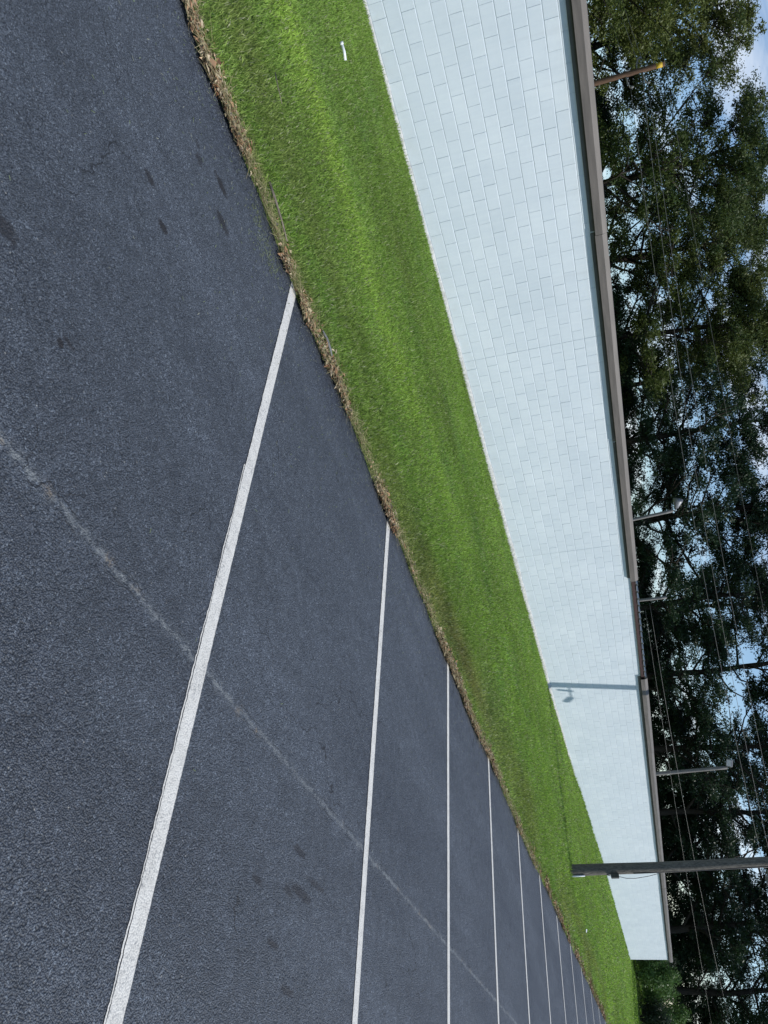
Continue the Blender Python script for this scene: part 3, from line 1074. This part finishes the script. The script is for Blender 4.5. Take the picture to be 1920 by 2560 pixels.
# floodlight arm above the picture, whose shadow falls on the wall
m = MB()
a0 = ax(5.6, 0, -0.1)
m.tube([a0, (a0[0] + 0.95, a0[1] - 0.05, a0[2] + 0.05)], 0.022, 8)
arm = m.build('floodlight_arm', MAT['greymetal'], pole, smooth=True)
for q in (0.45, 0.95):
    m = MB()
    m.box(-0.05, 0.05, -0.07, 0.07, -0.30, 0.12, 0.02)
    m.build('floodlight', MAT['greymetal'], arm, loc=(a0[0] + q, a0[1] - 0.1, a0[2] + 0.05)).rotation_euler = (0.2, {0.45: 0.35, 0.72: -0.1, 0.95: -0.5}[q], 0.3)


# ------------------------------------------------------------------ poles and lamps behind the building
def gz(x, y):
    return float(np.interp(x, WX, WZ)) - 0.02


def pole_thing(name, label, x, y, h, r0_, r1_, mat, lean=(0, 0), bend=0.0, group=None):
    e = empty(name, (x, y, gz(x, y) - 0.01))
    tag(e, label, 'pole', group)
    hs = np.linspace(-0.4, h, 14)
    P = [(lean[0] * t + bend * (t / h) ** 2, lean[1] * t, t) for t in hs]
    m = MB()
    m.tube(P, np.linspace(r0_, r1_, len(hs)), 12)
    m.build('shaft', mat, e, smooth=True)
    return e


p1x, p1y = 18.2, 48.9
e = pole_thing('service_pole', 'reddish brown power pole with yellow tip and insulator brackets behind the roof', p1x, p1y, 9.75, 0.19, 0.14, MAT['brownpole'])
m = MB(); m.tube([(0, 0, 9.28), (0, 0, 9.62)], 0.149, 12); m.build('yellow_band', MAT['yellow'], e, smooth=True)
BR = [(0.55, 7.72, 1), (-0.5, 8.35, -1), (0.55, 8.62, 1)]
for (dx, hz, sgn) in BR:
    m = MB()
    m.tube([(0, 0, hz - 0.12), (dx * .6, -dx * .62, hz - 0.08), (dx, -dx * 1.03, hz + 0.05)], 0.05, 8)
    b = m.build('insulator_bracket', MAT['greypole'], e, smooth=True)
    m = MB()
    m.tube([(dx, -dx * 1.03, hz + 0.03), (dx, -dx * 1.03, hz + 0.13), (dx, -dx * 1.03, hz + 0.24)], [0.05, 0.08, 0.04], 8)
    m.build('insulator', MAT['ceramic'], b, smooth=True)


def lamp(parent, top, aim, s=1.0):
    m = MB()
    d = Vector(aim).normalized()
    a = Vector(top)
    m.tube([a, a + Vector((0, 0, 0.18 * s)), a + d * 0.25 * s + Vector((0, 0, 0.2 * s))], 0.035 * s, 8)
    br = m.build('lamp_bracket', MAT['greymetal'], parent, smooth=True)
    m = MB()
    q0, q1 = a + d * 0.15 * s + Vector((0, 0, 0.2 * s)), a + d * 0.72 * s + Vector((0, 0, 0.1 * s))
    m.tube([q0, q0.lerp(q1, .35), q0.lerp(q1, .75), q1], [0.10 * s, 0.17 * s, 0.27 * s, 0.29 * s], 14)
    hd = m.build('lamp_head', MAT['greymetal'], br, smooth=True)
    return hd


e = pole_thing('light_pole', 'pale grey light pole with bell lamp leaning over the middle of the roof', 34.6, 29.05, 6.25, 0.10, 0.085, MAT['greypole'], (-0.055, 0.065))
lamp(e, (-0.055 * 6.25, 0.065 * 6.25, 6.2), (-0.45, 0.3, 0.25), 0.95)
e = pole_thing('light_pole', 'taller grey light pole with boxy lamp rising near the far end of the roof', 57.0, 24.1, 8.35, 0.15, 0.12, MAT['greypole'], (-0.02, 0.03))
m = MB()
m.tube([(-0.167, 0.25, 8.25), (-0.25, 0.31, 8.45), (-0.42, 0.42, 8.5)], 0.04, 8)
br = m.build('lamp_bracket', MAT['greymetal'], e, smooth=True)
m = MB()
m.box(-0.16, 0.16, -0.26, 0.26, -0.20, 0.20, 0.04)
hd = m.build('lamp_head', MAT['greymetal'], br, loc=(-0.55, 0.40, 8.52))
hd.rotation_euler = (0.25, -0.35, 0.4)
m = MB()
m.box(-0.176, -0.158, -0.21, 0.21, -0.15, 0.15, 0.004)
m.build('lens', MAT['glass'], br, loc=(-0.55, 0.40, 8.52)).rotation_euler = (0.25, -0.35, 0.4)
e = pole_thing('service_pole', 'short bare grey pole behind the missing roof edge with a wire from its top', 43.0, 29.8, 5.65, 0.10, 0.09, MAT['greypole'])
e = pole_thing('service_pole', 'very tall grey power pole behind the shrubs past the wall', 72.5, 9.35, 14.8, 0.20, 0.13, MAT['pole'])


def wire(label, pts, rad, group=None):
    P = np.array(pts, float)
    s = np.concatenate([[0], np.cumsum(np.linalg.norm(np.diff(P[:, :2], axis=0), axis=1))])
    q = np.polyfit(s, P[:, 2], 2)
    ss = np.linspace(0, s[-1], 26)
    xy0, xy1 = P[0, :2], P[-1, :2]
    C = np.stack([np.interp(ss, s, P[:, 0]), np.interp(ss, s, P[:, 1]), np.polyval(q, ss)], -1)
    m = MB()
    mid = C[len(C) // 2]
    m.tube(C - mid, rad, 5)
    o = m.build('power_line', MAT['wire'], None, loc=tuple(mid), smooth=True)
    tag(o, label, 'wire', group)


wire('lowest of the three upper power lines from the brown pole', [(18.75, 48.5, 7.89), (24.42, 44.37, 7.74), (33.33, 37.88, 7.84), (39.33, 33.51, 8.16), (45.31, 29.16, 8.63), (53.82, 22.95, 9.44), (72.5, 9.35, 11.5)], 0.0125)
wire('middle of the three upper power lines from the brown pole', [(17.7, 49.3, 8.6), (26.58, 42.8, 8.38), (33.87, 37.49, 8.46), (39.41, 33.45, 8.77), (46.78, 28.08, 9.3), (53.85, 22.93, 10.0), (72.5, 9.35, 12.1)], 0.0125)
wire('highest of the three upper power lines from the brown pole', [(18.75, 48.5, 8.85), (26.66, 42.74, 8.83), (32.39, 38.57, 9.02), (39.49, 33.4, 9.42), (46.44, 28.33, 10.15), (53.89, 22.9, 10.82), (72.5, 9.35, 12.95)], 0.0125)
wire('thin line from the very top of the yellow-tipped brown pole', [(18.25, 48.85, 9.80), (24.73, 44.14, 10.12), (32.27, 38.65, 10.66), (39.71, 33.23, 11.32), (72.5, 9.35, 14.4)], 0.008)
for (dz, pz_) in ((0, 7.72), (0.7, 8.35), (0.9, 8.62)):
    wire('power line sagging from the brown pole away from the far end of the building', [(17.9, 49.2, pz_ + 0.03), (15.1, 52.28, pz_ - .66), (12, 55.6, pz_ - 1.1), (2, 66.5, pz_ - .9)], 0.014, 'lines beyond the brown pole')
for i, dz in enumerate((0.0, 0.12, 0.25)):
    wire('one of three close parallel wires low above the roof edge', [(33.0, 67.4, 6.9 + dz), (37.52, 62.29, 6.78 + dz), (45.96, 52.74, 6.75 + dz), (52.48, 45.37, 6.85 + dz), (59.8, 37.09, 7.25 + dz), (67.11, 28.83, 7.8 + dz), (72.79, 22.41, 8.33 + dz), (80.35, 13.86, 9.24 + dz), (86.0, 7.5, 9.9 + dz)], 0.010, 'triple wire bundle')
wire('single drop wire leaving the short bare grey pole', [(43.0, 29.7, 5.6), (43.6, 29.4, 4.5), (54.76, 23.62, 4.95), (65.07, 18.3, 4.9), (77.1, 12.08, 5.5)][1:], 0.008)
wire('single thin wire passing the tall lamp pole', [(43.2, 29.6, 4.9), (54.77, 23.62, 5.18), (60.44, 20.69, 5.68), (76.86, 12.2, 6.81)], 0.010)


# ------------------------------------------------------------------ trees
def tree_meshes(seed, H, CR, base, nlimb, nsub, leaves, lsize, crad, droop=0.0, trunk_r=0.26, lean=(0, 0), fork=False):
    g = np.random.default_rng(seed)
    TV, TF = [], []
    cnt = 0

    def addt(P, r, k):
        nonlocal cnt
        V, F = tube_np(np.array(P), np.array(r), k)
        TV.append(V); TF.append(F + cnt); cnt += len(V)

    n = 12
    hs = np.linspace(0, 1, n)
    wob = np.cumsum(g.normal(0, 0.012 * H, (n, 2)), axis=0) * hs[:, None] * 0.9
    trunk = np.stack([wob[:, 0] + lean[0] * hs * H, wob[:, 1] + lean[1] * hs * H, hs * H * 0.93 - 0.15], -1)
    tr = trunk_r * (1 - hs) ** 0.75 + 0.025
    tr[0] *= 1.35
    addt(trunk, tr, 9)
    clumps = []
    for i in range(nlimb):
        f = base + (0.97 - base) * ((i + g.uniform(0, .8)) / nlimb) ** 0.92
        p = np.array([np.interp(f, hs, trunk[:, a]) for a in range(3)])
        prof = math.sin(min(1, (1.03 - f) / (1.03 - base) * 0.95 + 0.12) * math.pi * 0.62) ** 0.9
        L = CR * prof * g.uniform(0.65, 1.2)
        az = i * 2.399 + g.normal(0, 0.35)
        el = g.uniform(0.15, 0.75) - droop + 0.5 * max(0, f - 0.6)
        d = np.array([math.cos(az) * math.cos(el), math.sin(az) * math.cos(el), math.sin(el)])
        pts = [p]
        m_ = 6
        for s in range(m_):
            d = d + g.normal(0, 0.16, 3) + np.array([0, 0, 0.05 - droop * 0.1])
            d /= np.linalg.norm(d)
            pts.append(pts[-1] + d * L / m_)
        pts = np.array(pts)
        r0_ = float(np.interp(f, hs, tr)) * g.uniform(0.35, 0.6)
        addt(pts, np.linspace(r0_, 0.018, m_ + 1), 6)
        clumps.append((pts[-1], 1.0))
        for s in range(nsub):
            q = g.uniform(0.3, 1.0)
            sp = np.array([np.interp(q * m_, np.arange(m_ + 1), pts[:, a]) for a in range(3)])
            sd_ = d * 0.45 + g.normal(0, 0.75, 3)
            sd_[2] = abs(sd_[2]) * 0.5 + 0.1 - droop
            sd_ /= np.linalg.norm(sd_)
            SL = L * g.uniform(0.2, 0.48)
            sm = sp + sd_ * SL * .5 + g.normal(0, 0.08, 3)
            se = sp + sd_ * SL + g.normal(0, 0.1, 3)
            addt([sp, sm, se], [r0_ * 0.3 + 0.01, r0_ * 0.2 + 0.008, 0.008], 4)
            clumps.append((se, 1.0))
            if g.random() < 0.75:
                clumps.append((sm + g.normal(0, 0.15, 3), 0.7))
    clumps.append((trunk[-1], 1.0))
    LV = []
    tot = sum(c[1] for c in clumps)
    for (c, wgt) in clumps:
        k = int(leaves * wgt / tot * g.uniform(0.5, 1.5))
        if k < 3:
            continue
        rad = crad * g.uniform(0.6, 1.3) * (0.6 + 0.4 * wgt)
        dirs = g.normal(0, 1, (k, 3))
        dirs /= np.linalg.norm(dirs, axis=1, keepdims=True)
        rr = rad * g.random(k) ** 0.55
        pos = c + dirs * rr[:, None] * np.array([1.15, 1.15, 0.62])
        # leaf: a pointed quad, its face turned mostly up and out
        nrm = dirs * 0.7 + g.normal(0, 0.75, (k, 3)) + np.array([0, 0, 0.45])
        nrm /= np.linalg.norm(nrm, axis=1, keepdims=True)
        tg = np.cross(nrm, g.normal(0, 1, (k, 3)))
        tg /= np.linalg.norm(tg, axis=1, keepdims=True) + 1e-9
        bt = np.cross(nrm, tg)
        s = lsize * g.uniform(0.55, 1.3, k)[:, None]
        LV.append(np.stack([pos - tg * s, pos + bt * s * .42, pos + tg * s, pos - bt * s * .42], 1))
    LV = np.concatenate(LV)
    nl = len(LV)
    tm = mesh_np('trunk', np.concatenate(TV), np.concatenate(TF), True)
    lm = mesh_np('crown', LV.reshape(-1, 3), np.arange(nl * 4).reshape(-1, 4))
    return tm, lm


TM = {
    # broad dense oaks
    'oakA': tree_meshes(101, 15.5, 6.6, 0.12, 40, 11, 90000, 0.108, 0.78, 0.05, 0.34),
    'oakB': tree_meshes(102, 18.5, 7.4, 0.17, 34, 10, 66000, 0.112, 0.78, 0.0, 0.36, (0.06, -0.03)),
    'oakC': tree_meshes(103, 17.0, 6.6, 0.18, 36, 10, 74000, 0.112, 0.78, 0.05, 0.32, (-0.05, 0.03)),
    # tall straight hardwoods with thinner crowns
    'tallA': tree_meshes(104, 20.0, 5.6, 0.18, 34, 9, 42000, 0.112, 0.70, 0.05, 0.30, (0.03, 0.02)),
    'tallB': tree_meshes(105, 21.0, 5.2, 0.22, 32, 9, 36000, 0.112, 0.70, 0.10, 0.28, (-0.04, 0.0)),
    'tallC': tree_meshes(106, 19.0, 5.6, 0.15, 34, 9, 44000, 0.112, 0.72, 0.10, 0.30, (0.0, 0.05)),
    # small bushy understorey tree
    'low': tree_meshes(107, 6.2, 3.4, 0.06, 26, 8, 22000, 0.10, 0.60, 0.05, 0.12),
}
BELT = 'trees in the belt behind the building'
TREES = [
    ('oakA', 14.6, 55.9, 0.95, 0.3, 'A', 'broad olive green oak crown beside the brown power pole, away from the wires'),
    ('oakB', 27.5, 55.0, 0.97, 1.1, 'A', 'wide open oak with leaning limbs and blue sky gaps under the power lines'),
    ('oakC', 38.5, 52.5, 1.05, 2.0, 'A', 'dense dark oak behind the seam in the roof edge'),
    ('oakB', 37.5, 62.0, 1.12, 0.0, 'A', 'tall oak top filling the gap behind the two nearest oaks under the wires'),
    ('tallA', 45.0, 46.5, 1.00, 0.7, 'B', 'tall dark tree between the dense oak and the leaning bell lamp pole'),
    ('oakC', 50.5, 42.5, 1.08, 4.0, 'B', 'heavy dark tree right behind the leaning bell lamp pole'),
    ('tallB', 55.8, 38.0, 1.00, 1.9, 'B', 'tall thin tree behind the short bare grey pole'),
    ('tallC', 59.5, 33.5, 1.05, 2.7, 'B', 'tall tree behind the missing stretch of roof edge'),
    ('tallA', 64.0, 29.5, 1.00, 3.9, 'B', 'tall tree behind the pole shadow end of the roof'),
    ('tallB', 68.0, 25.5, 1.02, 5.0, 'B', 'tall tree just behind the taller boxy lamp pole'),
    ('tallC', 72.5, 22.5, 1.00, 0.2, 'B', 'tall tree between the boxy lamp pole and the thick wooden pole'),
    ('tallA', 76.0, 18.5, 1.05, 1.4, 'B', 'tall tree right behind the thick wooden pole'),
    ('tallB', 80.0, 15.0, 1.00, 2.5, 'B', 'tall tree above the far corner of the wall'),
    ('tallC', 84.0, 10.5, 1.04, 3.3, 'B', 'tall tree standing behind the shrubs past the wall'),
    ('oakA', 4.0, 62.0, 1.00, 2.2, 'A', 'olive green oak standing off past the near end of the building'),
    ('tallC', 49.0, 58.0, 1.00, 0.9, 'B', None),
    ('tallB', 66.0, 44.0, 1.02, 2.2, 'B', None),
    ('tallA', 79.0, 33.0, 1.02, 4.4, 'B', None),
    ('tallA', 92.0, 22.0, 1.02, 0.5, 'B', None),
    ('oakC', 98.0, 12.0, 0.95, 1.2, 'B', None),
    ('oakA', 10.0, 70.0, 0.98, 4.2, 'A', 'olive oak showing behind the broad crown next to the brown pole'),
    ('oakB', 21.5, 63.0, 0.98, 3.0, 'A', 'oak crown filling in right behind the brown power pole'),
]
lrng = random.Random(3)
LP = [(16, 63), (21, 61), (25, 60), (29, 59), (33, 57.5), (37, 55.5), (40.5, 53), (44, 51), (47.5, 48.5), (51, 46), (54.5, 43), (57.5, 40.5), (60.5, 37.5), (63.5, 35),
      (66.5, 32.5), (69.5, 30), (72.5, 27.5), (75, 25), (77.5, 22.5), (80, 20), (82.5, 17.5), (85, 15), (88, 12.5), (91, 9.5), (43, 60), (55, 53), (67, 40)]
for (a, b) in LP:
    TREES.append(('low', a + lrng.uniform(-1, 1), b + lrng.uniform(-1, 1), lrng.uniform(0.75, 1.2), lrng.uniform(0, 6), 'B', 'low'))
for (kd, x, y, s, rz, lf, lab) in TREES:
    e = empty({'o': 'oak_tree', 't': 'tall_tree', 'l': 'understorey_tree'}[kd[0]], (x, y, gz(x, y) - 0.02))
    e.scale = (s, s, s)
    e.rotation_euler = (0, 0, rz)
    if lab == 'low':
        tag(e, 'low bushy dark tree in the undergrowth below the tall trees', 'tree', 'undergrowth below the tall trees')
    else:
        tag(e, lab or 'tall dark tree in the second row of the belt behind the building', 'tree', BELT)
    link('trunk', TM[kd][0], MAT['bark'], e)
    cr_o = bpy.data.objects.new('crown', TM[kd][1])
    col.objects.link(cr_o)
    cr_o.parent = e
    if len(TM[kd][1].materials) == 0:
        TM[kd][1].materials.append(MAT['leafA'])
    cr_o.material_slots[0].link = 'OBJECT'
    cr_o.material_slots[0].material = MAT['leafA'] if lf == 'A' else MAT['leafB']


def shrub(seed, x, y, rx, ry, h, n, lsize, mat, label):
    g = np.random.default_rng(seed)
    e = empty('shrub', (x, y, gz(x, y) - 0.02))
    tag(e, label, 'shrub')
    m = MB()
    tips = []
    for i in range(26):
        a = g.uniform(0, 2 * np.pi); q = g.random() ** .5
        t = np.array([math.cos(a) * rx * q, math.sin(a) * ry * q, h * (0.35 + 0.65 * (1 - q * q) * g.uniform(.7, 1.05))])
        m.tube([(0.1 * math.cos(a), 0.1 * math.sin(a), -0.05), t * np.array([.4, .4, .55]), t], [0.03, 0.02, 0.008], 5)
        tips.append(t); tips.append(t * np.array([.75, .75, .6]))
    m.build('stem', MAT['bark'], e)
    LV = []
    for t in tips:
        k = int(n / len(tips))
        d = g.normal(0, 1, (k, 3)); d /= np.linalg.norm(d, axis=1, keepdims=True)
        pos = t + d * (0.55 * g.random(k) ** .5)[:, None]
        pos[:, 2] = np.maximum(pos[:, 2], 0.03)
        nrm = d + g.normal(0, .7, (k, 3)) + np.array([0, 0, .4]); nrm /= np.linalg.norm(nrm, axis=1, keepdims=True)
        tg = np.cross(nrm, g.normal(0, 1, (k, 3))); tg /= np.linalg.norm(tg, axis=1, keepdims=True)
        bt = np.cross(nrm, tg)
        s = lsize * g.uniform(.6, 1.3, k)[:, None]
        LV.append(np.stack([pos - tg * s, pos + bt * s * .4, pos + tg * s, pos - bt * s * .4], 1))
    LV = np.concatenate(LV)
    lm = mesh_np('foliage', LV.reshape(-1, 3), np.arange(len(LV) * 4).reshape(-1, 4))
    link('foliage', lm, mat, e)


shrub(201, 61.5, 12.3, 1.7, 1.5, 2.5, 9000, 0.09, MAT['leafC'], 'light green feathery shrub just past the far corner of the wall')
shrub(202, 62.0, 9.9, 1.3, 1.2, 1.8, 9000, 0.07, MAT['leafD'], 'low dark grey-green shrub at the lawn edge beyond the building')
shrub(203, 66.0, 11.0, 2.0, 1.8, 2.9, 9000, 0.09, MAT['leafC'], 'taller bright green shrub behind the dark low one')
shrub(204, 66.5, 14.5, 2.2, 2.0, 2.6, 9000, 0.09, MAT['leafD'], 'wide dark shrub under the trees behind the building corner')

# ------------------------------------------------------------------ small things on the lawn
x, y = 2.50, 9.60
e = empty('pipe_stub', (x, y, float(z_lawn(x, y))))
tag(e, 'short white plastic pipe end lying on the lawn', 'pipe')
m = MB()
m.tube([(-0.08, 0.012, 0.042), (0.0, 0.0, 0.044), (0.08, -0.008, 0.030)], 0.017, 12)
m.build('pipe', MAT['pvc'], e, smooth=True)
m = MB()
m.tube([(-0.105, 0.016, 0.042), (-0.076, 0.0115, 0.0425)], 0.021, 12)
m.build('cap', MAT['pvc'], e, smooth=True)


def stick(label, pts, rad, mat, name='stick', cat='stick'):
    P = np.array(pts, float)
    P[:, 2] += z_lawn(P[:, 0], P[:, 1])
    c = P.mean(0)
    m = MB()
    m.tube(P - c, np.linspace(rad, rad * .5, len(P)), 6)
    tag(m.build(name, mat, None, loc=tuple(c), smooth=True), label, cat)


stick('thin dark stick lying in the straw at the lawn edge', [(2.16, 5.66, .03), (2.30, 5.62, .035), (2.46, 5.58, .03), (2.58, 5.52, .03)], 0.012, MAT['twig'])
stick('fine tan twig lying across the grass', [(1.74, 6.72, .05), (1.83, 6.66, .05), (1.95, 6.62, .045)], 0.005, MAT['twig'])
m = MB()
P = [(-0.13, 0.02, 0.0), (-0.05, 0.01, 0.01), (0.05, -0.01, 0.008), (0.12, -0.015, 0.0)]
m.tube(P, [0.006, 0.012, 0.011, 0.005], 7)
o = m.build('stone', MAT['stone'], None, loc=(3.56, 5.50, float(z_lawn(3.56, 5.5)) + 0.02), smooth=False)
tag(o, 'narrow grey stone chip half buried at the lawn edge past the first line', 'stone')
for (x, y, lab) in ((20.6, 6.3, 'white scrap of paper on the grass beside the thick pole'),):
    z = float(z_lawn(27.0, 6.6))
    m = MB()
    m.add([(-.05, -.04, .05), (.06, -.05, .06), (.05, .05, .085), (-.04, .04, .06)], [(0, 1, 2, 3)])
    m.add([(-.05, -.04, .046), (.06, -.05, .056), (.05, .05, .081), (-.04, .04, .056)], [(3, 2, 1, 0)])
    o = m.build('paper_scrap', MAT['pvc'], None, loc=(27.0, 6.6, z))
    tag(o, lab, 'litter')
